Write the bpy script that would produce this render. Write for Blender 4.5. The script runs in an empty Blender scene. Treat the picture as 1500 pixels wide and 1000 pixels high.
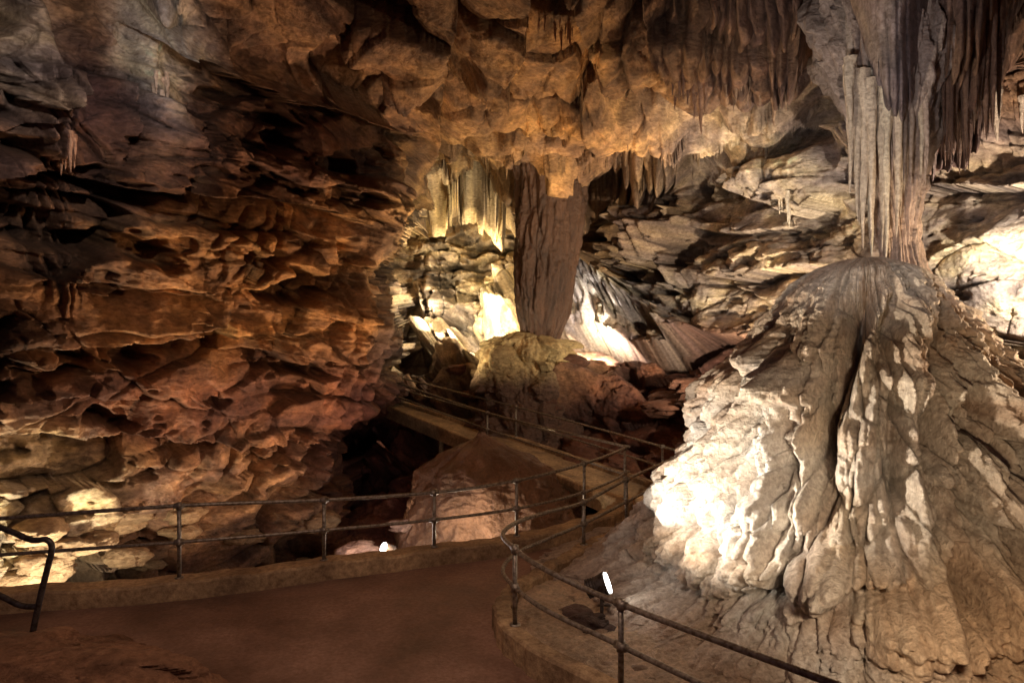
import bpy, bmesh, math, random
import numpy as np
from mathutils import Vector, Matrix
random.seed(7); rng=np.random.RandomState(11)
F=np.float32
sc=bpy.context.scene
# ------------------------------------------------------------ noise
PERM=rng.permutation(256).astype(np.int32); PERM=np.concatenate([PERM,PERM,PERM])
RND=rng.rand(256,4).astype(F)
G=rng.randn(256,3).astype(F); G/=np.linalg.norm(G,axis=1)[:,None]
def h3(i,j,k): return PERM[PERM[PERM[i&255]+(j&255)]+(k&255)]
def perlin(x,y,z):
    x=np.asarray(x,F);y=np.asarray(y,F);z=np.asarray(z,F)
    xi=np.floor(x).astype(np.int32);yi=np.floor(y).astype(np.int32);zi=np.floor(z).astype(np.int32)
    xf=x-xi;yf=y-yi;zf=z-zi
    xf=xf.astype(F);yf=yf.astype(F);zf=zf.astype(F)
    u=xf*xf*xf*(xf*(xf*6-15)+10);v=yf*yf*yf*(yf*(yf*6-15)+10);w=zf*zf*zf*(zf*(zf*6-15)+10)
    r=0
    for a in (0,1):
        for b in (0,1):
            for c in (0,1):
                g=G[h3(xi+a,yi+b,zi+c)]
                d=g[...,0]*(xf-a)+g[...,1]*(yf-b)+g[...,2]*(zf-c)
                r=r+d*(u if a else 1-u)*(v if b else 1-v)*(w if c else 1-w)
    return (r*1.5).astype(F)
def fbm(x,y,z,o=4,g=.5,ridged=False):
    r=0;a=1;s=0
    for i in range(o):
        n=perlin(x+i*17.3,y+i*5.1,z+i*9.7)
        if ridged: n=1-2*np.abs(n)
        r=r+a*n;s+=a;a*=g;x=x*2.03;y=y*2.03;z=z*2.03
    return r/s
def worley(x,y,z,full=False):
    x=np.asarray(x,F);y=np.asarray(y,F);z=np.asarray(z,F)
    xi=np.floor(x).astype(np.int32);yi=np.floor(y).astype(np.int32);zi=np.floor(z).astype(np.int32)
    b1=np.full(x.shape,9,F);b2=np.full(x.shape,9,F);off=np.zeros(x.shape,F)
    for a in (-1,0,1):
        for b in (-1,0,1):
            for c in (-1,0,1):
                h=h3(xi+a,yi+b,zi+c);R=RND[h]
                dx=xi+a+R[...,0]-x;dy=yi+b+R[...,1]-y;dz=zi+c+R[...,2]-z
                d=(dx*dx+dy*dy+dz*dz).astype(F)
                g=G[(h*7+3)&255]
                o=(R[...,3]*2-1)+1.3*(g[...,0]*dx+g[...,1]*dy+g[...,2]*dz)
                m=d<b1
                b2=np.where(m,b1,np.minimum(b2,d));off=np.where(m,o,off);b1=np.where(m,d,b1)
    if full: return np.sqrt(b1),off.astype(F),(np.sqrt(b2)-np.sqrt(b1)).astype(F)
    return off.astype(F),(np.sqrt(b2)-np.sqrt(b1)).astype(F)
def sst(a,b,x): t=np.clip((x-a)/(b-a),0,1);return t*t*(3-2*t)
# ------------------------------------------------------------ helpers
def W(px,py,t):   # image pixel and depth -> world point (level 24 mm view, camera at the origin)
    return Vector(((px-750)/1000*t,t,(500-py)/1000*t))
def link(o): sc.collection.objects.link(o);return o
def mesh_np(name,V,Fc,mat,col=None,smooth=True):
    me=bpy.data.meshes.new(name)
    V=np.ascontiguousarray(V,dtype=F);Fc=np.ascontiguousarray(Fc,dtype=np.int32)
    me.vertices.add(len(V));me.vertices.foreach_set('co',V.ravel())
    me.loops.add(Fc.size);me.loops.foreach_set('vertex_index',Fc.ravel())
    n=Fc.shape[1];me.polygons.add(len(Fc))
    me.polygons.foreach_set('loop_start',np.arange(0,Fc.size,n,dtype=np.int32))
    me.polygons.foreach_set('loop_total',np.full(len(Fc),n,dtype=np.int32))
    me.polygons.foreach_set('use_smooth',np.full(len(Fc),smooth))
    me.update(calc_edges=True)
    if col is not None:
        at=me.color_attributes.new('Col','FLOAT_COLOR','POINT')
        c=np.ones((len(V),4),F);c[:,:3]=np.clip(col,.004,.9);at.data.foreach_set('color',c.ravel())
    me.materials.append(mat)
    return link(bpy.data.objects.new(name,me))
def gridfaces(nr,nc,mask=None,wrap=False):
    i=np.arange(nr-1)[:,None];j=np.arange(nc if wrap else nc-1)[None,:]
    j2=(j+1)%nc
    f=np.stack([i*nc+j+0*i,(i+1)*nc+j,(i+1)*nc+j2,i*nc+j2+0*i],-1)
    if mask is not None: return f[mask]
    return f.reshape(-1,4)
# ------------------------------------------------------------ materials
def new_mat(name):
    m=bpy.data.materials.new(name);m.use_nodes=True;nt=m.node_tree
    return m,nt,nt.nodes['Principled BSDF']
def N(nt,typ,**k):
    n=nt.nodes.new(typ)
    for a,b in k.items(): setattr(n,a,b)
    return n
def rock_mat(name,base=None,rough=.62,bump=1.0,scale=13,dist=.05,stretch=(1,1,1),lo=.5,hi=1.25,spec=.35,low=None):
    m,nt,b=new_mat(name);L=nt.links.new
    tc=N(nt,'ShaderNodeTexCoord');v=tc.outputs['Object']
    if stretch!=(1,1,1):
        mp=N(nt,'ShaderNodeMapping');mp.inputs['Scale'].default_value=stretch;L(v,mp.inputs['Vector']);v=mp.outputs[0]
    n2=N(nt,'ShaderNodeTexNoise');n2.inputs['Scale'].default_value=scale;n2.inputs['Detail'].default_value=6;n2.inputs['Roughness'].default_value=.72
    L(v,n2.inputs['Vector'])
    r2=N(nt,'ShaderNodeValToRGB');e=r2.color_ramp.elements
    e[0].position=.32;e[0].color=(lo,lo*.88,lo*.80,1);e[1].position=.66;e[1].color=(hi,hi,hi,1)
    L(n2.outputs['Fac'],r2.inputs[0])
    if base is None:
        at=N(nt,'ShaderNodeVertexColor',layer_name='Col');src=at.outputs['Color']
    else:
        c=N(nt,'ShaderNodeRGB');c.outputs[0].default_value=(*base,1);src=c.outputs[0]
    def mul(a,bb):
        mx=N(nt,'ShaderNodeMix',data_type='RGBA',blend_type='MULTIPLY');mx.inputs[0].default_value=1
        L(a,mx.inputs[6]);L(bb,mx.inputs[7]);return mx.outputs[2]
    c=mul(src,r2.outputs[0])
    if low:
        n1=N(nt,'ShaderNodeTexNoise');n1.inputs['Scale'].default_value=low;n1.inputs['Detail'].default_value=5;n1.inputs['Roughness'].default_value=.6
        L(tc.outputs['Object'],n1.inputs['Vector'])
        r1=N(nt,'ShaderNodeValToRGB');e=r1.color_ramp.elements
        e[0].position=.35;e[0].color=(.5,.46,.45,1);e[1].position=.65;e[1].color=(1.25,1.22,1.2,1)
        L(n1.outputs['Fac'],r1.inputs[0]);c=mul(c,r1.outputs[0])
        mr=N(nt,'ShaderNodeMapRange');mr.inputs[1].default_value=.35;mr.inputs[2].default_value=.65;mr.inputs[3].default_value=rough-.2;mr.inputs[4].default_value=rough+.2
        L(n1.outputs['Fac'],mr.inputs[0]);L(mr.outputs[0],b.inputs['Roughness'])
    else: b.inputs['Roughness'].default_value=rough
    L(c,b.inputs['Base Color'])
    b.inputs['Specular IOR Level'].default_value=spec
    bp=N(nt,'ShaderNodeBump');bp.inputs['Strength'].default_value=bump;bp.inputs['Distance'].default_value=dist
    L(n2.outputs['Fac'],bp.inputs['Height']);L(bp.outputs[0],b.inputs['Normal'])
    return m
M_rock=rock_mat('limestone',scale=9,dist=.09,stretch=(1,1,1.8))
M_flow=rock_mat('flowstone',rough=.42,scale=16,dist=.06,lo=.58,hi=1.2,spec=.5)
M_conc=rock_mat('kerb_concrete',(.48,.35,.20),rough=.8,bump=.6,scale=14,dist=.03,low=1.5)
M_path=rock_mat('path_concrete',(.30,.19,.135),rough=.6,bump=.5,scale=22,dist=.015,lo=.75,hi=1.12,low=.9)
def metal(name,c,r):
    m,nt,b=new_mat(name)
    n=N(nt,'ShaderNodeTexNoise');n.inputs['Scale'].default_value=25;n.inputs['Detail'].default_value=4
    tc=N(nt,'ShaderNodeTexCoord');nt.links.new(tc.outputs['Object'],n.inputs['Vector'])
    rp=N(nt,'ShaderNodeValToRGB');e=rp.color_ramp.elements
    e[0].position=.35;e[0].color=(c[0]*.45,c[1]*.4,c[2]*.35,1);e[1].position=.6;e[1].color=(*c,1)
    nt.links.new(n.outputs['Fac'],rp.inputs[0]);nt.links.new(rp.outputs[0],b.inputs['Base Color'])
    b.inputs['Metallic'].default_value=.7;b.inputs['Roughness'].default_value=r
    return m
M_rail=metal('galvanised_pipe',(.38,.34,.28),.5)
M_railD=metal('dark_pipe',(.14,.12,.11),.5)
# ------------------------------------------------------------ relief tools placed by image pixels (act on the current grid)
def setgrid(px,py,seed=3,oct=4,ax=26,ay=20,sc_=90):
    global PX,PY,QX,QY,D,wob1,wob2
    PX=px.astype(F);PY=py.astype(F)
    wob1=fbm(PX/sc_,PY/sc_,PX*0+seed,oct);wob2=fbm(PX/sc_,PY/sc_,PX*0+seed+6,oct)
    QX=PX+wob1*ax;QY=PY+wob2*ay;D=np.zeros(PX.shape,F)
def crease(poly,a,b,wa,wb):
    global D
    poly=np.array(poly,float);R=4*max(wa,wb)
    x0,y0=poly.min(0)-R;x1,y1=poly.max(0)+R
    M=(QX>x0)&(QX<x1)&(QY>y0)&(QY<y1)
    qx=QX[M];qy=QY[M]
    sl=np.linalg.norm(np.diff(poly,axis=0),axis=1);tot=sl.sum();acc=0
    best=np.full(qx.shape,1e9);sg=np.zeros(qx.shape);pr=np.zeros(qx.shape)
    for i in range(len(sl)):
        p=poly[i];d=(poly[i+1]-p)/sl[i]
        rx=qx-p[0];ry=qy-p[1];s=np.clip(rx*d[0]+ry*d[1],0,sl[i])
        dd=np.hypot(rx-s*d[0],ry-s*d[1]);mm=dd<best
        best=np.where(mm,dd,best);sg=np.where(mm,np.sign(d[0]*ry-d[1]*rx),sg);pr=np.where(mm,(acc+s)/tot,pr);acc+=sl[i]
    fade=np.clip(pr/.12,0,1)*np.clip((1-pr)/.12,0,1)
    D[M]+=(fade*np.where(sg<0,a*np.exp(-best/wa),b*np.exp(-best/wb))).astype(F)
def groove(poly,a,w):
    global D
    poly=np.array(poly,float);R=3.2*w
    x0,y0=poly.min(0)-R;x1,y1=poly.max(0)+R
    M=(QX>x0)&(QX<x1)&(QY>y0)&(QY<y1)
    qx=QX[M];qy=QY[M];sl=np.linalg.norm(np.diff(poly,axis=0),axis=1);tot=sl.sum();acc=0
    best=np.full(qx.shape,1e9);pr=np.zeros(qx.shape)
    for i in range(len(sl)):
        p=poly[i];d=(poly[i+1]-p)/sl[i];rx=qx-p[0];ry=qy-p[1];s=np.clip(rx*d[0]+ry*d[1],0,sl[i])
        dd=np.hypot(rx-s*d[0],ry-s*d[1]);mm=dd<best;best=np.where(mm,dd,best);pr=np.where(mm,(acc+s)/tot,pr);acc+=sl[i]
    fade=np.clip(pr/.2,0,1)*np.clip((1-pr)/.2,0,1)
    D[M]+=(fade*a*np.exp(-(best/w)**2)).astype(F)
def bump(cx,cy,rx,ry,a,ang=0,p=2):
    global D
    c,s=math.cos(ang),math.sin(ang);x=(QX-cx);y=(QY-cy)
    r=((x*c+y*s)/rx)**2+((-x*s+y*c)/ry)**2
    D+=(a*np.exp(-r**(p/2))).astype(F)
def reg(cx,cy,rx,ry,p=4):
    return np.exp(-(((QX-cx)/rx)**2+((QY-cy)/ry)**2)**(p/2))
def flutes(cx,cy,rx,ry,per,amp,slant=0,yf=.12,warp=1.1):
    global D
    M=(abs(QX-cx)<rx*1.5)&(abs(QY-cy)<ry*1.5)
    x=(QX[M]+(QY[M]-cy)*slant)/per;y=QY[M]/per*yf
    q=x+warp*fbm(x*.35,y,x*0+cx*.013,3)
    f=q-np.floor(q);i=np.floor(q).astype(np.int32)
    ridge=np.sin(np.pi*f**.75)*(.45+.8*RND[(i*13+7)&255,0])
    ridge=ridge-.6*np.exp(-np.minimum(f,1-f)/.06)
    D[M]+=(reg(cx,cy,rx,ry)[M]*amp*(ridge+.3*fbm(x*2.3,y*3,x*0+2,3))).astype(F)
# ------------------------------------------------------------ cave shell
xs=np.concatenate([np.arange(-500,-10,9),np.arange(-10,1510,1.6),np.arange(1510,2000,9)]).astype(F)
ys=np.concatenate([np.arange(-420,-10,9),np.arange(-10,870,1.6),np.arange(870,1080,8)]).astype(F)
a_,b_=np.meshgrid(xs,ys);setgrid(a_,b_)
U=(PX-750)/1000;Vv=(500-PY)/1000
def softmin(ts,k=.35):
    ts=np.stack(ts);m=ts.min(0);return m-k*np.log(np.exp(-(ts-m)/k).sum(0))
ceil_z=4.7
tc_=np.where(Vv>.02,ceil_z/np.maximum(Vv,.02),200)
tl=13/np.maximum(.667-U+.3*Vv,.2)
tr=11.6/np.maximum(U+.352-.10*Vv,.3)
tb=np.full(PX.shape,27,F)
tf=14.5/np.maximum(.606+.669*U-Vv,.2)
tp=np.where(Vv<-.02,5.0/np.maximum(-Vv,.02),200)
sx_=PX+24*fbm(PX/110,PY/110,PX*0+3,2);sy_=PY+20*fbm(PX/110,PY/110,PX*0+9,2)
E=np.interp(sy_,[-420,0,100,180,280,330,400,480,560,600,640,700,760,860,1080],[720,668,655,640,602,592,566,575,583,560,520,503,500,520,540])
m=1/(1+np.exp(-np.clip((E-sx_)/6,-30,30)))
t_open=softmin([tc_,tr,tb,tf,tp]);t_cl=softmin([tc_,tl,tp])
T=t_open*(1-m)+t_cl*m
P=np.stack([U*T,T,Vv*T],-1)
def normals(P):
    a=np.gradient(P,axis=1);b=np.gradient(P,axis=0);n=np.cross(a,b);n/=np.linalg.norm(n,axis=-1)[...,None]+1e-9
    s=np.sign((n*P).sum(-1));return -n*s[...,None]
def blur(a,k):
    c=np.cumsum(np.pad(a,((k+1,k),(0,0),(0,0)),'edge'),0);a=(c[2*k+1:]-c[:-2*k-1])/(2*k+1)
    c=np.cumsum(np.pad(a,((0,0),(k+1,k),(0,0)),'edge'),1);return (c[:,2*k+1:]-c[:,:-2*k-1])/(2*k+1)
Nn=blur(normals(P).astype(np.float64),14)
ray=-P/np.linalg.norm(P,axis=-1)[...,None]
Nd=Nn*.65+ray*.45;Nd/=np.linalg.norm(Nd,axis=-1)[...,None]
X,Y,Z=[P[...,i].astype(F) for i in range(3)]
side=np.clip(1.15-1.3*np.abs(Nn[...,2]),0,1);roof=1-side
rgt=sst(950,1080,PX);farw=sst(18,22,T);lft=m*side
turn=4*m*(1-m)   # the corner where the left wall turns back: keep the fine relief gentle there
wx=fbm(X/1.6,Y/1.6,Z/1.6,3)*.6;wz=fbm(X/2.2+5,Y/2.2,Z/1.0,3)*.35
D+=.60*fbm(X/3.6,Y/3.6,Z/2.0,3)*(1-.4*roof)+rgt*.35*fbm(X/1.9,Y/1.9,Z/1.3,2)
o,e=worley((X+wx)/2.3,(Y+wx)/2.6,(Z+wz)/.9)
D+=(.24+.16*roof+.5*farw+.16*lft)*o-.14*np.exp(-e/.03)
o3,e3=worley((X+wx*.5+.5*Y)/.95+31,(Y-.5*X+wx*.5)/1.6,(Z+wz)/.7)
patch=sst(-.1,.25,fbm(X/2.3+50,Y/2.3,Z/1.8,3))
D+=((.17+.2*farw+.08*lft)*o3-.08*np.exp(-e3/.03))*np.maximum(patch,np.maximum(roof*.55,farw))
o2,e2=worley((X+wx*.6)/.7+9,(Y+wx)/.7,(Z+wz*.7)/.24)
blocky=sst(0,.35,fbm(X/2+30,Y/2,Z/1.4,3)+.25*farw)*(1-.7*roof)
D+=(.13*o2-.05*np.exp(-e2/.06))*(.06+.94*blocky)
hol=sst(.12,.28,fbm(X/2.4+11,Y/2.4,Z/1.0,4)+.25*wz);D-=(.7+.6*farw+.5*lft-.25*rgt)*hol*(1-.5*roof)
hol2=sst(.16,.30,fbm(X/.95+21,Y/.95,Z/.42,4));D-=(.24*hol2+.06*lft*hol2)*side
fold=fbm(X/.9+wx,Y/.9,Z/.7,3,.5,True);D+=.05*fold*(1-blocky)*side*(1-lft)
zz=(Z+.20*fbm(X/2.8,Y/2.8,Z/2.5,3)+.035*X)
def layers(zz,per,seed,sh=.8):
    q=zz/per;i=np.floor(q).astype(np.int32);f=q-i
    a=RND[(i*37+seed)&255,0];b=RND[((i+1)*37+seed)&255,0]
    s=np.clip((f-sh)/(1-sh),0,1);return (a*(1-s)+b*s)*2-1, np.exp(-np.abs(f-sh)/.035)
l1,c1=layers(zz,.62,3,.9);l2,c2=layers(zz+.05*wx,.17,40)
sw=side*(.12+.88*sst(-.12,.2,fbm(X/1.8+70,Y/1.8,Z/1.2,3)))*(1-.45*rgt)
D+=sw*((.17+.07*lft)*l1-.16*c1+.03*l2-.045*c2)
D+=.04*fbm(X/.45,Y/.45,Z/.25,4,.58,True)
D+=.028*fbm(X/.12,Y/.12,Z/.09,3,.6)
D*=1-.55*turn
A=crease
A([(-100,500),(0,503),(200,506),(400,500),(470,480)],.34,-1.0,50,22)
A([(-60,262),(80,250),(180,272),(300,285),(430,292),(560,335)],.7,-1.1,40,40)
A([(60,650),(200,640),(350,655),(500,640)],.30,-.8,40,34)
A([(180,40),(330,100),(420,150),(520,165),(610,200)],.7,-1.0,40,48)
A([(380,520),(450,515),(520,540)],.35,-.5,30,34)
A([(-40,640),(40,632),(130,640)],.3,-.5,30,30)
A([(668,-40),(652,120),(620,260),(600,330)],-.7,.5,22,45)
A([(465,330),(468,380),(455,430)],-.8,.3,14,20)
A([(500,350),(495,390),(480,430)],-.8,.3,14,20)
A([(545,430),(520,470),(500,520)],-.6,.3,14,24)
A([(200,100),(190,180),(160,240)],-.5,.3,16,24)
A([(0,130),(60,150),(110,90),(150,40)],.4,-.7,30,30)
A([(0,585),(120,575),(220,590)],.2,-.45,30,26)
A([(120,430),(230,420),(330,440)],.25,-.35,26,24)
A([(640,275),(700,258),(770,228),(850,232),(910,195),(1000,215),(1070,190)],.45,-1.6,60,36)
A([(860,105),(915,130),(1010,150),(1060,140)],.5,-1.3,50,30)
A([(700,120),(760,60),(780,0),(790,-60)],.45,-.8,40,36)
A([(480,50),(560,90),(640,100)],.4,-.6,30,30)
A([(820,-20),(850,60),(900,110)],.4,-.8,40,36)
A([(660,130),(760,150),(860,160)],.25,-.5,30,30)
A([(930,-20),(960,60),(1010,100)],.4,-.6,30,30)
bump(965,148,42,20,-2.6)
bump(1200,55,24,45,-2.2)
bump(300,730,30,24,-1.0);bump(205,780,40,22,-.8);bump(450,800,40,26,-1.0)
bump(1140,235,108,62,1.4,.15,3)
bump(1130,240,12,10,-.5)
A([(1050,262),(1120,290),(1185,318),(1245,282)],.4,-1.1,30,36)
A([(1030,400),(1120,404),(1235,385)],.3,-1.3,40,26)
A([(1010,330),(1100,345),(1190,330)],.25,-.5,30,26)
A([(1050,180),(1130,165),(1230,190)],.25,-.4,30,24)
A([(1290,275),(1400,283),(1520,270)],.45,-.8,40,30)
A([(1370,470),(1420,498),(1520,500)],.3,-1.8,40,60)
bump(1480,565,70,55,-2.2,0,4)
bump(1440,400,70,60,.55,0,3)
A([(600,335),(680,300),(760,310)],.3,-1.8,30,26)
A([(600,400),(660,385),(740,400)],.5,-1.0,24,26)
A([(830,480),(900,492),(1000,500),(1110,497)],.5,-1.2,40,40)
A([(850,385),(910,400),(990,395)],.6,-.8,26,30)
bump(820,262,80,38,1.2,0,3)
bump(900,440,70,40,1.2,0,4)
bump(970,300,50,90,1.1,0,4)
bump(905,330,26,50,-1.3)
bump(700,330,20,50,-1.1);bump(655,290,22,14,-1.0)
bump(655,250,45,16,-.8)
bump(630,440,26,60,1.6);bump(740,400,24,70,1.6)
bump(770,570,110,34,1.0,0,3);bump(700,540,60,20,.8)
flutes(410,365,110,50,40,.30,.8,.2,2.2)
flutes(400,705,120,80,52,.45,.85,.2,1.8)
flutes(90,330,38,110,20,.36)
flutes(525,510,50,110,22,.38,.25)
flutes(1110,40,130,70,20,.26,0,.2,1.6)
flutes(1320,130,55,190,18,.30)
flutes(1420,100,75,150,16,.50)
flutes(950,330,60,120,16,.55)
flutes(910,455,80,26,12,.30)
flutes(830,165,70,30,36,.20,-.5)
flutes(80,170,30,70,20,.45)
flutes(640,450,40,90,20,.4)
bump(1310,90,60,170,2.0,0,4)
bump(1415,90,62,140,1.7,0,4)
bump(1110,40,120,60,.5,0,4)
bump(235,60,30,100,1.0);bump(60,170,22,70,.9,.2)
D=np.where(T>18,D*1.2,D)
P2=P+Nd*D[...,None]
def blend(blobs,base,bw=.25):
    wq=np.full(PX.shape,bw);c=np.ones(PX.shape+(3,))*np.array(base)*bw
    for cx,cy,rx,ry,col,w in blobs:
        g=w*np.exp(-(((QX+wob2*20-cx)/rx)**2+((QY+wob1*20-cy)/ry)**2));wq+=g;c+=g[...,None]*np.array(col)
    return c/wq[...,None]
C=blend([  # mineral tones; pale and dark regions also carry lamp highlights and shade
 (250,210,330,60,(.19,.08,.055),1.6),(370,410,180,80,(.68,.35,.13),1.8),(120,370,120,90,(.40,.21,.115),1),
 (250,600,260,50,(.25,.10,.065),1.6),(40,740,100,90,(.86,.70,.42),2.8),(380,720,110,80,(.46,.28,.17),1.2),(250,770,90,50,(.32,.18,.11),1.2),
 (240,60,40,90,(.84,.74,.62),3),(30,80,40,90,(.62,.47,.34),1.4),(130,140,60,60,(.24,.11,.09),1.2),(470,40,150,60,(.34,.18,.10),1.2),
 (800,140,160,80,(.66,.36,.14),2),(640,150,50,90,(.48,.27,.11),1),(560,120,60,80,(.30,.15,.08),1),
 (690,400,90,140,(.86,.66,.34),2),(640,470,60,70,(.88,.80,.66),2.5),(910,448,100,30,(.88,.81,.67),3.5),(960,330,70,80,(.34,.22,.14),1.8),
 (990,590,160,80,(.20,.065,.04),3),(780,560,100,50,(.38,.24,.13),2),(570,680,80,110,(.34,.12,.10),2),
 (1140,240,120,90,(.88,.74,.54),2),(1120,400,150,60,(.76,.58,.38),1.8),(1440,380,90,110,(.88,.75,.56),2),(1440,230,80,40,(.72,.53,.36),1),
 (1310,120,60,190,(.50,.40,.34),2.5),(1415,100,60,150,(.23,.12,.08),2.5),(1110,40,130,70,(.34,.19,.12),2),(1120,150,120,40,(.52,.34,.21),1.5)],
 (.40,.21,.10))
stain=np.clip(.5+fbm(X/1.1+40,Y/1.1,Z/.6,5,.6)*1.8,0,1)
mott=np.clip(.5+fbm(X/.33+4,Y/.33,Z/.2,4,.6)*1.5,0,1)
drip=np.clip(.5+fbm(X/.25+4,Y/.25,Z/2.2,3,.6)*1.8,0,1)
recess=np.exp(-np.maximum(e2,0)/.10)*blocky*.5+c1*sw*.6+hol*.4+.5*np.exp(-e/.04)+.4*hol2*side  # cavity shade put into the colour, together with crevice dirt
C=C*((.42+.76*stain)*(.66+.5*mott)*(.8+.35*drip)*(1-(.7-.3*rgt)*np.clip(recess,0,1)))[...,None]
C[...,2]*=(1.25-.36*stain)
nr,nc=PX.shape
cxm=PX[:-1,:-1];cym=PY[:-1,:-1]
isceil=(np.abs(Z-ceil_z)<.5)[:-1,:-1]&(cym<300)
left=(m[:-1,:-1]>.5)&~isceil
isfl=((tf-.3<T)[:-1,:-1]&~left&~isceil)|((tp-.3<T)[:-1,:-1]&~isceil)
right=~left&~isceil&~isfl&(cxm>1000)
back=~left&~isceil&~isfl&~right
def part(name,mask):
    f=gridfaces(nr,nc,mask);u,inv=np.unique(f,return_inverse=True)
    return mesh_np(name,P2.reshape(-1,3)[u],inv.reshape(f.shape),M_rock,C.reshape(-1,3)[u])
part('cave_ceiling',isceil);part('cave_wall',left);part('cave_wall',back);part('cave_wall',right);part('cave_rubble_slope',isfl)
def shell(px,py):
    j=np.abs(xs-px).argmin();i=np.abs(ys-py).argmin();return P2[i,j]
# ------------------------------------------------------------ radial bodies
def radial(name,axis,prof,nz,na,dispf,mat,sx=1,sy=1,lean=(0,0)):
    prof=sorted(prof);zs=np.array([p[0] for p in prof]);rs=np.array([p[1] for p in prof])
    s=np.linspace(0,1,nz);arc=np.concatenate([[0],np.cumsum(np.hypot(np.diff(zs),np.diff(rs)))]);
    z=np.interp(s*arc[-1],arc,zs);r=np.interp(s*arc[-1],arc,rs)
    k=max(3,nz//40);pad=np.pad(r,k,'edge');r=np.convolve(pad,np.ones(2*k+1)/(2*k+1),'valid')
    a=np.linspace(0,2*math.pi,na,endpoint=False)
    A_,Z_=np.meshgrid(a,z);R_=np.repeat(r[:,None],na,1)
    x=np.cos(A_);y=np.sin(A_);h=(Z_-z.min())/(z.max()-z.min())
    base=np.stack([axis[0]+x*R_*sx+lean[0]*h,axis[1]+y*R_*sy+lean[1]*h,Z_],-1)
    d,dz,col=dispf(A_.astype(F),Z_.astype(F),R_.astype(F),x.astype(F),y.astype(F),base.astype(F))
    R2=np.maximum(R_+d,.01)
    V=np.stack([axis[0]+x*R2*sx+lean[0]*h,axis[1]+y*R2*sy+lean[1]*h,Z_+dz],-1)
    return mesh_np(name,V.reshape(-1,3),gridfaces(nz,na,wrap=True)[:,::-1],mat,col.reshape(-1,3))
def cone_disp(A_,Z_,R_,x,y,B):
    global D
    setgrid(750+1000*B[...,0]/np.maximum(B[...,1],2),500-1000*B[...,2]/np.maximum(B[...,1],2),21,2,16,16,140)
    front=sst(.0,-.45,y)
    bx,by,bz=B[...,0],B[...,1],B[...,2]
    wv=.16*fbm(x*3,y*3,Z_*1.2,3);wq=.07*fbm(x*6,y*6,Z_*2.5,2)
    ca,sa=np.cos(A_),np.sin(A_)
    f1,o1,e1=worley(ca*3.4+7+wv,sa*3.4+wv,Z_*.55+.4*wv,True)
    f2,o2,e2=worley(ca*8.5+3+wv+wq,sa*8.5+wv,Z_*1.1,True)
    f3,o3,e3=worley(ca*20+3+wv+wq,sa*20+wv,Z_*2.6,True)
    f6,o6,e6=worley(ca*38+3+wq,sa*38+wv,Z_*6,True)
    rr=np.clip(R_/1.6,.05,1.1)
    up=sst(-2.9,-2.2,bz)
    D+=rr*(.38*(1-f1**2)+.12*o1-.10*np.exp(-e1/.08))*(.4+.6*up)
    D+=rr*(.28*(1-f2**2)+.10*o2-.07*np.exp(-e2/.07))*(.5+.5*up)
    D+=rr*(.15*(1-f3**2)+.05*o3+.07*(1-f6))
    D+=.26*fbm(bx/1.1,by/1.1,bz/.5,3)*rr
    f4,o4,e4=worley(bx*1.5+wv,by*1.5,bz*1.6+5,True);D+=(1-up)*(.28*(1-f4**2)-.04*np.exp(-e4/.08))
    pm=sst(-.2,.25,fbm(x*2+9,y*2,Z_*1.3,3))
    f5,_,_e=worley(bx*9,by*9,bz*7,True);D+=.13*(1-f5)*(.45+.55*pm)*np.clip(R_,0,1)
    f7,_,_e=worley(bx*4.2,by*4.2,bz*3.2,True);D+=.14*(1-f7**2)*(1-pm)*np.clip(R_,0,1)
    D+=.04*fbm(bx*18,by*18,bz*13,3,.6)
    Dn=D.copy();D=np.zeros_like(D)
    bump(1180,470,48,100,.25,.45,3)
    groove([(1288,392),(1262,460),(1235,550),(1205,650),(1185,720)],-.85,18)
    groove([(1318,420),(1290,500),(1262,590),(1250,660)],-.45,12)
    groove([(1150,520),(1120,580),(1108,640),(1112,740)],-.34,15)
    groove([(1180,560),(1165,640),(1160,760),(1150,830)],-.42,13)
    groove([(1215,640),(1205,720),(1215,800)],-.36,12)
    groove([(1345,480),(1365,580),(1370,690)],-.40,14)
    groove([(1400,560),(1425,660),(1440,740)],-.4,15)
    groove([(1305,560),(1310,660),(1320,760)],-.32,12)
    bump(1270,560,16,170,.26,.10,3)
    bump(1330,600,20,170,.26,-.05,3)
    bump(1165,555,20,34,.40)
    bump(1440,690,60,90,.25)
    bump(1240,830,60,34,.36,-.5);bump(1330,880,90,90,.45);bump(1450,850,80,90,.4)
    groove([(1210,900),(1260,850),(1330,835)],-.4,14)
    groove([(1380,780),(1390,860),(1370,960)],-.4,16)
    groove([(1060,880),(1130,870),(1200,860)],-.2,12)
    D=Dn+D*front*np.clip(R_/.5,0,1)
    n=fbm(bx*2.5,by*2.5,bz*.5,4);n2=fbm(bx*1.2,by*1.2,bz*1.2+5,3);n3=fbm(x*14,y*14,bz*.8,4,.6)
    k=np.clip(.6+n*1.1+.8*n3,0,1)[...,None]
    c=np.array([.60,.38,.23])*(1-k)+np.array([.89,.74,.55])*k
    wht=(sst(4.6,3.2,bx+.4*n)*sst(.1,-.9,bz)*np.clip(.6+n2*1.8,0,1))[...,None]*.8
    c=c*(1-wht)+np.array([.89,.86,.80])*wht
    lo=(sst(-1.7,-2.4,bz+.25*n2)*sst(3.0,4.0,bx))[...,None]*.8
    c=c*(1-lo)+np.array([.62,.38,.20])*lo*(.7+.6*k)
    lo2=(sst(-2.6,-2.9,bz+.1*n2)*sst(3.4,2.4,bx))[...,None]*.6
    c=c*(1-lo2)+np.array([.60,.44,.30])*lo2
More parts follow.
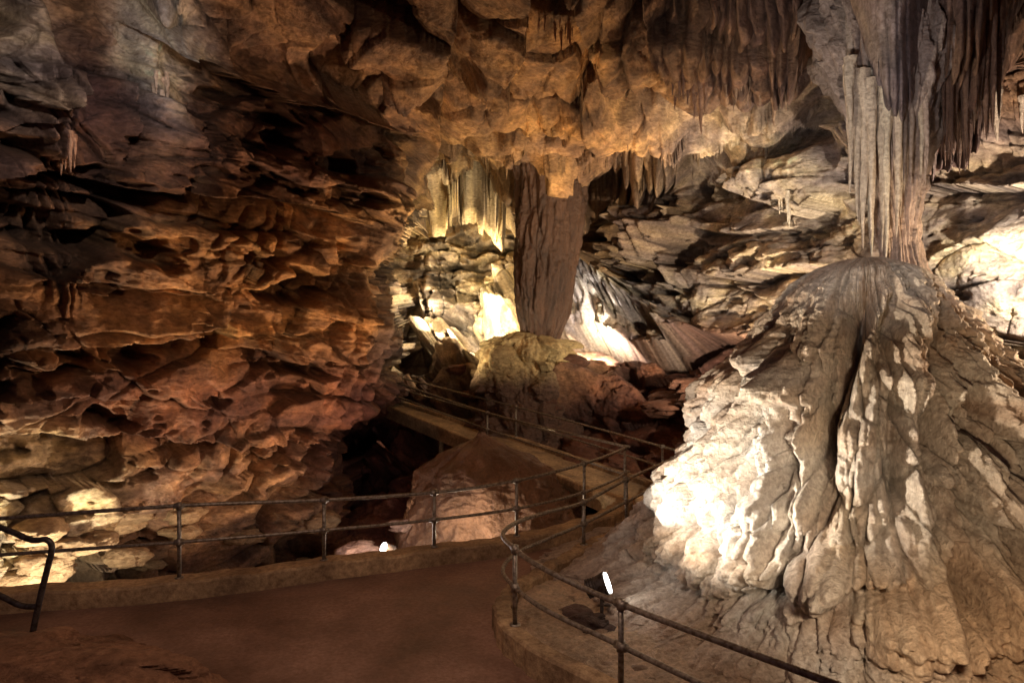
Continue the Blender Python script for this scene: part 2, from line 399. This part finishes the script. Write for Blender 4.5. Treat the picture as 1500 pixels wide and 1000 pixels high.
    c=c*(1-.45*np.clip((.6*np.exp(-e1/.06)+.6*np.exp(-e2/.08))*(.3+.7*up)+.35*np.exp(-e3/.12),0,1))[...,None]
    return D-.34*rr,.03*fbm(bx*2,by*2,bz,2),c
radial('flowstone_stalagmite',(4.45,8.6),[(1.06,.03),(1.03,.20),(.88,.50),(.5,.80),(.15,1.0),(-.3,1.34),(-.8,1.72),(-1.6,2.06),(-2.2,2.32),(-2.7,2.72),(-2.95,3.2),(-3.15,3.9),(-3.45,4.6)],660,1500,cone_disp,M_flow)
def gen(k,amp,col,v=.35,lump=.5,kz=.5,k2=0,top=None):
    def f(A_,Z_,R_,x,y,B):
        bx,by,bz=[B[...,i] for i in range(3)]
        wv=.35*fbm(x*2,y*2,Z_*.6,3)
        f1,o1,e1=worley(x*k+wv,y*k+wv,Z_*kz,True)
        f2,o2,e2=worley(x*k*2.6+wv,y*k*2.6+wv,Z_*kz*2,True)
        rs=np.clip(R_/.5,.4,2)
        d=rs*amp*((1-f1**2)+.4*(1-f2**2)+.3*o2*k2+lump*fbm(x*1.5,y*1.5,Z_*.9,3)+.18*fbm(x*8,y*8,Z_*4,3))+.035*fbm(bx*9,by*9,bz*7,3)
        n=fbm(bx*1.5,by*1.5,bz*.6,4)+.5*fbm(x*9,y*9,bz*.6,3)
        c=np.ones(bx.shape+(3,))*np.array(col)
        if top is not None:
            q=sst(1.6,2.6,bz+.6*n)[...,None];c=c*(1-q)+np.array(top)*q
        return d-amp*.6*rs,0*Z_,c*(1+v*2*n[...,None])*(1-.4*np.exp(-e1/.06))[...,None]
    return f
radial('stone_column',(.78,19.5),[(5.4,1.2),(4.6,.90),(3.6,.84),(1.6,.78),(.8,.66),(.3,.52),(.0,.46),(-.4,.42)],240,300,gen(2.6,.15,(.11,.055,.03)),M_flow,1,.8,(.42,0))
radial('stone_column',(5.20,8.85),[(5.4,1.15),(4.4,.85),(3.6,.66),(2.9,.48),(2.3,.33),(1.7,.22),(1.2,.20),(.7,.28),(.3,.48),(-.1,.75),(-.6,1.05),(-1.2,1.3)],560,420,gen(2.8,.19,(.76,.55,.40),.4,1.3,.7,1,(.42,.32,.26)),M_flow,1,.85,(-.14,.5))
def mound(col,smooth=1,k=.9,zd=None):
    def f(A_,Z_,R_,x,y,B):
        bx,by,bz=[B[...,i] for i in range(3)]
        wv=.3*fbm(bx,by,bz,3)
        f1,o1,e1=worley(bx*k+wv,by*k+wv,bz*k,True)
        f2,o2,e2=worley(x*5+wv,y*5+wv,bz*.9,True)
        d=(.30*(1-f1**2)+.12*o1*(1-smooth)+.10*(1-f2**2)*smooth+.25*fbm(x*2.5,y*2.5,Z_*.8,3)+.16*fbm(bx*2.4,by*2.4,bz*2.4,4,.55)+.05*fbm(bx*8,by*8,bz*8,3))*np.clip(R_,.1,1)-.15*np.clip(R_,0,1)
        n=fbm(bx*1.8,by*1.8,bz*1.2,4)
        c=np.array(col)*(1+.9*n[...,None])
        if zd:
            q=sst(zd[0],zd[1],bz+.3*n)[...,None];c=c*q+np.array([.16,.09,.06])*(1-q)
        return d,.10*fbm(bx*2,by*2,bz,3)*np.clip(R_*2,0,1),c
    return f
radial('stalagmite_mound',(-.15,14),[(-1.85,.03),(-1.95,.12),(-2.15,.50),(-2.6,1.15),(-3.2,1.55),(-4.2,1.95),(-5.2,2.4)],260,460,mound((.22,.12,.07)),M_flow,1,1,(-.48,0))
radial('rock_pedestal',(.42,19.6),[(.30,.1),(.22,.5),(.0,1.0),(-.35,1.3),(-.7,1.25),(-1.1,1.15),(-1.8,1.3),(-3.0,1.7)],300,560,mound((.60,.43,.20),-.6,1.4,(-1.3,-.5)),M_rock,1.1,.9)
radial('boulder',(-4.6,5.7),[(-2.62,.1),(-2.66,.6),(-2.8,1.3),(-3.0,1.7),(-3.4,1.9)],160,420,mound((.34,.18,.10),0,1.5),M_rock,1.15,.65)
# ------------------------------------------------------------ stalactites
def stal(name,items,col,mat=M_flow,var=.5):
    Vs=[];Fs=[];Cs=[];b=0
    for (x,y,z,L,r) in items:
        na,nz=14,24;a=np.linspace(0,2*np.pi,na,endpoint=False);s=np.linspace(0,1,nz)
        A_,S=np.meshgrid(a,s);ph=random.random()*50
        R=r*((1-S)**.7*.75+.25*(1-S)**3)*(1+.45*perlin((np.cos(A_)*1.8+ph).astype(F),(np.sin(A_)*1.8).astype(F),(S*6).astype(F))+.10*np.sin(S*23+ph))+.004
        bx=.12*r*np.sin(S*7+ph)
        V=np.stack([x+bx+np.cos(A_)*R,y+np.sin(A_)*R,z-S*L],-1).reshape(-1,3)
        Vs.append(V);Fs.append(gridfaces(nz,na,wrap=True)[:,::-1]+b);b+=len(V)
        k=1-var/2+var*random.random();Cs.append(np.ones((len(V),3))*np.array(col)*k)
    return mesh_np(name,np.concatenate(Vs),np.concatenate(Fs),mat,np.concatenate(Cs))
def fringe(x0,x1,y0,y1,n,l0,l1,w0,w1,off=.1,jy=12):
    r=[]
    for i in range(n):
        px=random.uniform(x0,x1);py=y0+(y1-y0)*(px-x0)/(x1-x0+1e-6)+random.uniform(-jy,jy)
        p=shell(px,py);t=p[1];k=random.random()**2;L=(l0+(l1-l0)*k)*t/1000;rr=(w0+(w1-w0)*k)*t/2000
        r.append((p[0]*(1-off/t),p[1]-off,p[2]+.2,L+.2,rr))
    return r
def at_t(lst,t):
    return [((px-750)/1000*t,t+random.uniform(-.15,.15),(500-py)/1000*t,L*t/1000,w*t/2000) for px,py,L,w in lst]
stal('stalactite_cluster',at_t([(1262,105,260,22),(1270,120,240,18),(1278,105,275,24),(1289,110,278,24),(1298,120,255,20),(1254,105,220,18),(1284,160,210,14),(1246,95,190,18),(1268,170,180,12),(1258,150,180,12),(1306,140,210,18),(1238,90,130,16),(1318,130,190,16),(1330,120,160,16),(1342,110,150,14)],8.75),(.80,.65,.48))
def curtain(name,xa,xb,ytop,yend,n,w0,w1,t0,t1,col):
    it=[]
    for i in range(n):
        px=random.uniform(xa,xb);q=(px-xa)/(xb-xa);ye=yend(q)-110*random.random()**1.5+15;t=random.uniform(t0,t1)
        it+=at_t([(px,ytop,ye-ytop,random.uniform(w0,w1))],t)
    return stal(name,it,col,var=.6)
curtain('stone_drapery',1372,1458,-90,lambda q:250-140*abs(q-.4),70,10,26,8.9,9.5,(.26,.15,.10))
curtain('stone_drapery',1238,1290,-60,lambda q:180+80*q,36,10,24,8.8,9.5,(.60,.48,.38))
curtain('stone_drapery',1290,1356,-60,lambda q:240+30*q,40,10,26,8.6,9.1,(.50,.38,.30))
stal('stalactite_cluster',fringe(985,1050,85,105,20,12,50,5,12,jy=24),(.36,.20,.12))
stal('stalactite_cluster',fringe(1060,1245,95,110,34,6,30,4,9,jy=20),(.46,.30,.19))
stal('stalactite_cluster',fringe(1462,1520,150,170,16,20,60,6,14,.1),(.6,.46,.35))
stal('stalactite_cluster',fringe(1172,1196,300,305,7,20,50,5,9,.1,4),(.72,.62,.48))
stal('stalactite_cluster',fringe(785,840,62,75,14,12,40,4,9,.05,8),(.34,.18,.10))
stal('stalactite_cluster',fringe(690,770,236,232,12,8,26,3,7,.1,8),(.42,.27,.13))
stal('stalactite_cluster',fringe(905,1000,195,212,10,8,26,3,7,.1,10),(.36,.22,.13))
stal('stalactite_cluster',fringe(70,100,215,215,8,16,50,5,10,.05,8),(.40,.22,.14))
stal('stalactite_cluster',fringe(225,245,130,130,6,16,50,5,10,.05,8),(.66,.5,.4))
# ------------------------------------------------------------ path, kerbs, floor
def cr(pts,n=10):
    pts=[Vector(p) for p in pts];q=[pts[0]*2-pts[1]]+pts+[pts[-1]*2-pts[-2]];o=[]
    for i in range(1,len(q)-2):
        a,b,c,d=q[i-1:i+3]
        for k in range(n):
            s=k/n;o.append(.5*((2*b)+(c-a)*s+(2*a-5*b+4*c-d)*s*s+(3*b-a-3*c+d)*s**3))
    o.append(pts[-1]);return o
def sweep_rect(bm,pts,w,ztop,zbot,bev=.025):
    prof=[(-w/2,zbot),(-w/2,ztop-bev),(-w/2+bev,ztop),(w/2-bev,ztop),(w/2,ztop-bev),(w/2,zbot)]
    rings=[]
    for i,p in enumerate(pts):
        d=(pts[min(i+1,len(pts)-1)]-pts[max(i-1,0)]);d.z=0;d.normalize();n=Vector((-d.y,d.x,0))
        j=.012*math.sin(i*1.7)+.01*math.sin(i*.63+1)
        rings.append([bm.verts.new(Vector((p.x,p.y,p.z+b+(j*.5 if b>zbot else 0)))+n*(a+j)) for a,b in prof])
    for r,s in zip(rings,rings[1:]):
        for k in range(6): bm.faces.new((r[k],s[k],s[(k+1)%6],r[(k+1)%6]))
    bm.faces.new(rings[0]);bm.faces.new(rings[-1][::-1])
def fin(bm,name,mat,smooth=False):
    bmesh.ops.recalc_face_normals(bm,faces=bm.faces)
    me=bpy.data.meshes.new(name);bm.to_mesh(me);bm.free();me.materials.append(mat)
    for p in me.polygons: p.use_smooth=smooth
    return link(bpy.data.objects.new(name,me))
LK=[(-10,6.9),(-6.1,8.0),(-4.12,8.45),(-2.52,9.15),(-1.11,9.74),(.07,10.27),(1.1,11.1),(1.8,12.0),(2.15,12.9)]
RK=[(4.2,1.2),(2.9,3.0),(1.89,4.35),(.91,5.7),(.32,6.4),(.0,6.95),(-.10,7.5),(.03,8.1),(.42,8.75),(1.02,9.7),(1.81,10.8),(2.6,12.0),(3.1,12.9),(3.35,13.6),(3.2,14.4)]
ZP=-3.15
lk=cr([(x,y,0) for x,y in LK]);rk=cr([(x,y,0) for x,y in RK])
bm=bmesh.new();sweep_rect(bm,lk,.34,ZP+.22,ZP-1.6);fin(bm,'concrete_kerb',M_conc)
bm=bmesh.new();sweep_rect(bm,rk,.20,ZP+.26,ZP-.5);fin(bm,'concrete_kerb',M_conc)
bm=bmesh.new()
loop=[Vector((p.x,p.y,ZP)) for p in lk]+[Vector((p.x,p.y,ZP)) for p in rk[::-1]]+[Vector((0,.5,ZP)),Vector((-10,.5,ZP))]
vs=[bm.verts.new(v) for v in loop];f=bm.faces.new(vs)
if f.normal.z<0: f.normal_flip()
bmesh.ops.triangulate(bm,faces=bm.faces[:]);fin(bm,'footpath',M_path)
NE=[Vector((2.15,12.9,ZP)),Vector((-.6,16.5,-2.62)),Vector((-3.9,20.6,-1.98))]
FE=[Vector((3.2,14.4,ZP)),Vector((.1,18.0,-2.62)),Vector((-3.9,22.4,-1.98))]
bm=bmesh.new();n=12;R=[]
for i in range(n+1):
    s=i/n*2;k=min(int(s),1);a=NE[k].lerp(NE[k+1],s-k);b=FE[k].lerp(FE[k+1],s-k)
    R.append([bm.verts.new(v) for v in (a,b,b-Vector((0,0,.28)),a-Vector((0,0,.28)))])
for r,s in zip(R,R[1:]):
    for k in range(4): bm.faces.new((r[k],s[k],s[(k+1)%4],r[(k+1)%4]))
bm.faces.new(R[0]);bm.faces.new(R[-1][::-1])
sweep_rect(bm,cr([tuple(v+Vector((0,0,.004))) for v in NE],6),.16,.12,-.02)
sweep_rect(bm,cr([tuple(v+Vector((0,0,.004))) for v in FE],6),.16,.12,-.02)
for q in (.45,.75):
    s=q*2;k=min(int(s),1);a=NE[k].lerp(NE[k+1],s-k)
    bmesh.ops.create_cone(bm,segments=12,radius1=.07,radius2=.07,depth=3,cap_ends=True,matrix=Matrix.Translation(a+Vector((.3,.3,-1.75))))
fin(bm,'concrete_footbridge',M_conc)
gx=np.linspace(-11,10,700);gy=np.linspace(.3,15.5,500);GX,GY=np.meshgrid(gx,gy)
def inpoly(px,py,poly):
    c=np.zeros(px.shape,bool);j=len(poly)-1
    for i in range(len(poly)):
        xi,yi=poly[i];xj,yj=poly[j]
        if yi!=yj: c^=((yi>py)!=(yj>py))&(px<(xj-xi)*(py-yi)/(yj-yi)+xi)
        j=i
    return c
ip=inpoly(GX,GY,[(v.x,v.y) for v in loop])
rpoly=[(v.x,v.y) for v in rk]+[(12,16),(12,0)]
ir=inpoly(GX,GY,rpoly)
x_=GX.astype(F);y_=GY.astype(F);z0=x_*0
GZ=np.where(ip,-3.45,np.where(ir,-3.02+.12*fbm(x_/1.0,y_/1.0,z0,4)+.04*fbm(x_/.2,y_/.2,z0,3,.6,True),-5.0+.4*fbm(x_,y_,z0,3)))
gc=np.array([.66,.50,.33])*(1+.8*fbm(x_/.5,y_/.5,z0+3,5,.6)[...,None])
far=np.clip((GY-9.0)/1.5,0,1)[...,None]*ir[...,None]
gc=gc*(1-far)+np.array([.22,.10,.07])*far
mesh_np('cave_ground',np.stack([GX,GY,GZ],-1).reshape(-1,3),gridfaces(500,700),M_flow,gc.reshape(-1,3))
def rocks(name,spots,col,mat=M_flow,smooth=True):
    Vs=[];Fs=[];Cs=[];b=0
    for (x,y,z,r) in spots:
        bm=bmesh.new();bmesh.ops.create_icosphere(bm,subdivisions=4 if r>.12 else 3,radius=1)
        v=np.array([q.co[:] for q in bm.verts],F);f=np.array([[w.index for w in fc.verts] for fc in bm.faces]);bm.free()
        ph=random.random()*80;o_,e_=worley(v[:,0]*1.1+ph,v[:,1]*1.1,v[:,2]*1.1)
        v=v*(1+.22*o_+.16*fbm(v[:,0]*2+ph,v[:,1]*2,v[:,2]*2,4))[:,None]*np.array([1.2,1,.5])*r+np.array([x,y,z])
        Vs.append(v);Fs.append(f+b);b+=len(v);Cs.append(np.ones((len(v),3))*np.array(col)*random.uniform(.6,1.2))
    return mesh_np(name,np.concatenate(Vs),np.concatenate(Fs),mat,np.concatenate(Cs),smooth)
rocks('loose_stones',[(random.uniform(.5,2.2),random.uniform(5.9,9.3),-3.03,random.uniform(.015,.07)) for i in range(120)],(.42,.30,.2))
sp=[]
for i in range(34):
    p=shell(random.uniform(680,1120),random.uniform(550,690));sp.append((p[0],p[1]-.05,p[2]-.05,random.uniform(.2,.7)))
rocks('boulder_pile',sp,(.20,.085,.05),M_rock)
sp=[]
for i in range(30):
    p=shell(random.uniform(40,600),random.uniform(750,860));sp.append((p[0],p[1]-.1,p[2],random.uniform(.15,.45)))
rocks('boulder_pile',sp,(.44,.30,.18),M_rock)
sp=[tuple(W(px,py,t))+(r,) for px,py,t,r in [(525,805,12.3,.28),(605,818,12.4,.3),(590,770,13.0,.22),(540,835,11.9,.25)]]
rocks('boulder_pile',sp,(.5,.33,.26),M_rock)
# ------------------------------------------------------------ railings
def tube(bm,pts,r,seg=12):
    pts=[Vector(p) for p in pts];rings=[];up=Vector((0,0,1))
    for i,p in enumerate(pts):
        d=(pts[min(i+1,len(pts)-1)]-pts[max(i-1,0)]).normalized()
        u=up if abs(d.dot(up))<.95 else Vector((1,0,0))
        s=d.cross(u).normalized();w=s.cross(d)
        rings.append([bm.verts.new(p+(s*math.cos(k*2*math.pi/seg)+w*math.sin(k*2*math.pi/seg))*r) for k in range(seg)])
    for a,b in zip(rings,rings[1:]):
        for k in range(seg): bm.faces.new((a[k],b[k],b[(k+1)%seg],a[(k+1)%seg]))
    bm.faces.new(rings[0]);bm.faces.new(rings[-1][::-1])
def railing(name,top,posts,zfoot,r=.025,mat=M_rail,mids=(.5,)):
    bm=bmesh.new();c=cr(top,10);tube(bm,c,r)
    zf=lambda p:zfoot(p)
    for mfrac in mids: tube(bm,[Vector((p.x,p.y,p.z+(zf(p)-p.z)*mfrac)) for p in c],r*.9)
    for i in posts:
        p=Vector(top[i]);z=zf(p)
        tube(bm,[(p.x,p.y,z),(p.x,p.y,p.z)],r)
        tube(bm,[(p.x,p.y,z),(p.x,p.y,z+.02)],r*2.2)
        for q in [0]+list(mids):
            zz_=p.z+(z-p.z)*q;tube(bm,[(p.x,p.y,zz_-.045),(p.x,p.y,zz_+.04)],r*1.5)
            k=min(i*10,len(c)-2);k=max(k,1);d=(c[k+1]-c[k-1]);d.z=0;d.normalize()
            tube(bm,[Vector((p.x,p.y,zz_))-d*.06,Vector((p.x,p.y,zz_))+d*.06],r*1.4)
    return fin(bm,name,mat,True)
LT=[(-8.2,7.45,-2.10),(-6.1,8.0,-2.08),(-4.12,8.45,-2.03),(-2.52,9.15,-2.12),(-1.11,9.74,-2.15),(.07,10.27,-2.09),(1.18,11.15,-1.99),(2.1,12.7,-1.97),(1.9,13.3,-1.97),(-.6,16.5,-1.72),(-3.9,20.6,-1.10)]
def zl(p):
    return ZP+.22 if p.y<13 else ZP+.1+(p.y-13)/(20.6-13)*1.15
railing('handrail',LT,[1,2,3,4,5,6,7,9],zl)
RT=[(2.9,3.0,-2.05),(1.89,4.35,-2.12),(.91,5.7,-2.19),(.32,6.4,-2.14),(.03,6.95,-2.11),(-.10,7.5,-2.12),(.05,8.15,-2.16),(.45,8.8,-2.2),(1.02,9.7,-2.28),(1.81,10.8,-2.18),(3.0,12.8,-2.2),(3.3,13.5,-2.2),(3.15,14.3,-2.2),(.1,18.0,-1.72),(-3.9,22.4,-1.13)]
def zr(p):
    return ZP+.26 if p.y<14.3 else ZP+.12+(p.y-14.4)/(22.4-14.4)*1.15
railing('handrail',RT,[0,2,4,8,9,10,12,13],zr)
bm=bmesh.new();t=6.6
tube(bm,cr([W(-200,760,t),W(-60,758,t),W(0,772,t),W(45,790,t),W(68,790,t),W(76,802,t),W(70,830,t),W(60,870,t),W(48,925,t)],8),.028)
tube(bm,cr([W(-200,850,t),W(-40,858,t),W(0,872,t),W(30,886,t),W(56,888,t)],8),.028)
fin(bm,'handrail',M_railD,True)
# ------------------------------------------------------------ flood lamps
me_,nt,b=new_mat('lamp_glass');b.inputs['Emission Color'].default_value=(1,.97,.9,1);b.inputs['Emission Strength'].default_value=14
def flood(loc,aim,s=1.0):
    root=bpy.data.objects.new('flood_lamp',None);link(root);root.location=loc;root.scale=(s,s,s)
    aim=Vector(aim).normalized()
    def child(bm,name,mat,smooth=False):
        o=fin(bm,name,mat,smooth);o.parent=root;return o
    H=Matrix.Translation((0,0,.40))@aim.to_track_quat('Z','Y').to_matrix().to_4x4()
    bm=bmesh.new();bmesh.ops.create_cone(bm,segments=28,radius1=.07,radius2=.13,depth=.24,cap_ends=True,matrix=H@Matrix.Translation((0,0,-.06)))
    for k in range(4): bmesh.ops.create_cone(bm,segments=28,radius1=.105,radius2=.105,depth=.012,cap_ends=True,matrix=H@Matrix.Translation((0,0,-.16+k*.03)))
    child(bm,'housing',M_railD)
    bm=bmesh.new();bmesh.ops.create_cone(bm,segments=28,radius1=.112,radius2=.112,depth=.012,cap_ends=True,matrix=H@Matrix.Translation((0,0,.070)))
    child(bm,'lens',me_)
    bm=bmesh.new();tube(bm,[(0,0,0),(0,0,.3)],.02);tube(bm,[(0,0,0),(0,0,.03)],.11,20);tube(bm,[(0,-.13,.40),(0,-.13,.26),(0,.13,.26),(0,.13,.40)],.012);child(bm,'bracket',M_railD)
flood((.98,7.45,-3.05),(2.6,-.5,1.0))
flood(W(566,800,11.7)-Vector((0,0,.38)),(-1.3,-1.0,.7),.85)
rocks('boulder',[(.80,7.30,-3.0,.16),(1.0,7.2,-3.03,.10),(.72,7.55,-3.0,.13)],(.16,.10,.08))
# ------------------------------------------------------------ lamps and added fill lights
def lamp(name,loc,pw,col,target=None,ang=120,rad=.08,blend=.7):
    L=bpy.data.lights.new(name,'SPOT' if target else 'POINT');L.energy=pw;L.color=col;L.shadow_soft_size=rad
    o=link(bpy.data.objects.new(name,L));o.location=loc
    if target:
        L.spot_size=math.radians(ang);L.spot_blend=blend
        o.rotation_euler=(Vector(target)-Vector(loc)).to_track_quat('-Z','Y').to_euler()
    return o
n='cave_lamp_or_fill'
lamp(n,(1.05,7.3,-2.3),105,(1,.96,.92),(3.4,7.8,.3),120,blend=1)
lamp(n,(.5,6.3,-1.9),820,(1,.90,.76),(4.2,8.2,-.1),90,.08)
lamp(n,(2.4,3.4,-1.2),300,(1,.80,.58),(5.0,7.4,-2.0),100,.12)  # added unseen fill, brightens the lower right of the flowstone
lamp(n,(7.8,6.2,-.4),1100,(1,.80,.58),(5.6,8.4,-.6),95)
lamp(n,(6.9,8.8,.8),1200,(1,.89,.73),(7,12,1.5),150)
lamp(n,(3.0,10.2,-1.0),2000,(1,.88,.68),(4.8,14,2.4),112)
lamp(n,(4.6,14.0,-1.0),1700,(1,.86,.64),(5,18,2.3),130)
lamp(n,(.9,15.0,-1.9),1500,(1,.70,.40),(.6,14.2,4.7),112,.3)
lamp(n,(-2.0,22.8,.2),2000,(1,.86,.60),(-1.4,27,.6),172,blend=.3)
lamp(n,(-.8,21.8,2.2),1300,(1,.82,.52),(-.8,27,1.2),168,blend=.3)
lamp(n,(2.6,20.4,-.3),640,(1,.93,.80),(2.9,24,1.2),172,blend=.3)
lamp(n,(-2.6,18.6,-.4),330,(1,.84,.55),(.2,20,-.2),70)
lamp(n,(-1.6,11.0,-3.8),950,(1,.64,.38),(-5.0,12,.2),110)
lamp(n,W(560,790,11.2),60,(1,.86,.82))
lamp(n,W(690,800,11.6),70,(1,.85,.64))
lamp(n,W(600,760,13.2),90,(1,.8,.58),W(600,600,17),110)  # added unseen light, lightens the footbridge from below
lamp(n,(-6.1,8.6,-4.0),850,(1,.87,.62),(-7.2,10.2,-2.2),110)
lamp(n,(-2.6,5.4,2.6),520,(1,.92,.85),(-6,9,3.3),56)
lamp(n,(.6,8.6,-1.2),480,(1,.62,.34),(-5,12,1.0),76,.1)
lamp(n,(2.2,5.0,1.2),300,(.92,.88,.92),(5.2,9.2,2.9),80)
lamp(n,(-1,4,1.5),280,(1,.68,.52),(-1.5,8,-3),110,.6)  # added camera-side fill over the path, no fixture
w=bpy.data.worlds.new('World');sc.world=w;w.use_nodes=True
bg=w.node_tree.nodes['Background'];bg.inputs[0].default_value=(.60,.32,.62,1);bg.inputs[1].default_value=.032
cam=bpy.data.cameras.new('camera');cam.lens=24;cam.sensor_width=36;cam.clip_end=200
co=link(bpy.data.objects.new('camera',cam));co.rotation_euler=(math.radians(90),0,0);sc.camera=co
sc.view_settings.view_transform='Standard'
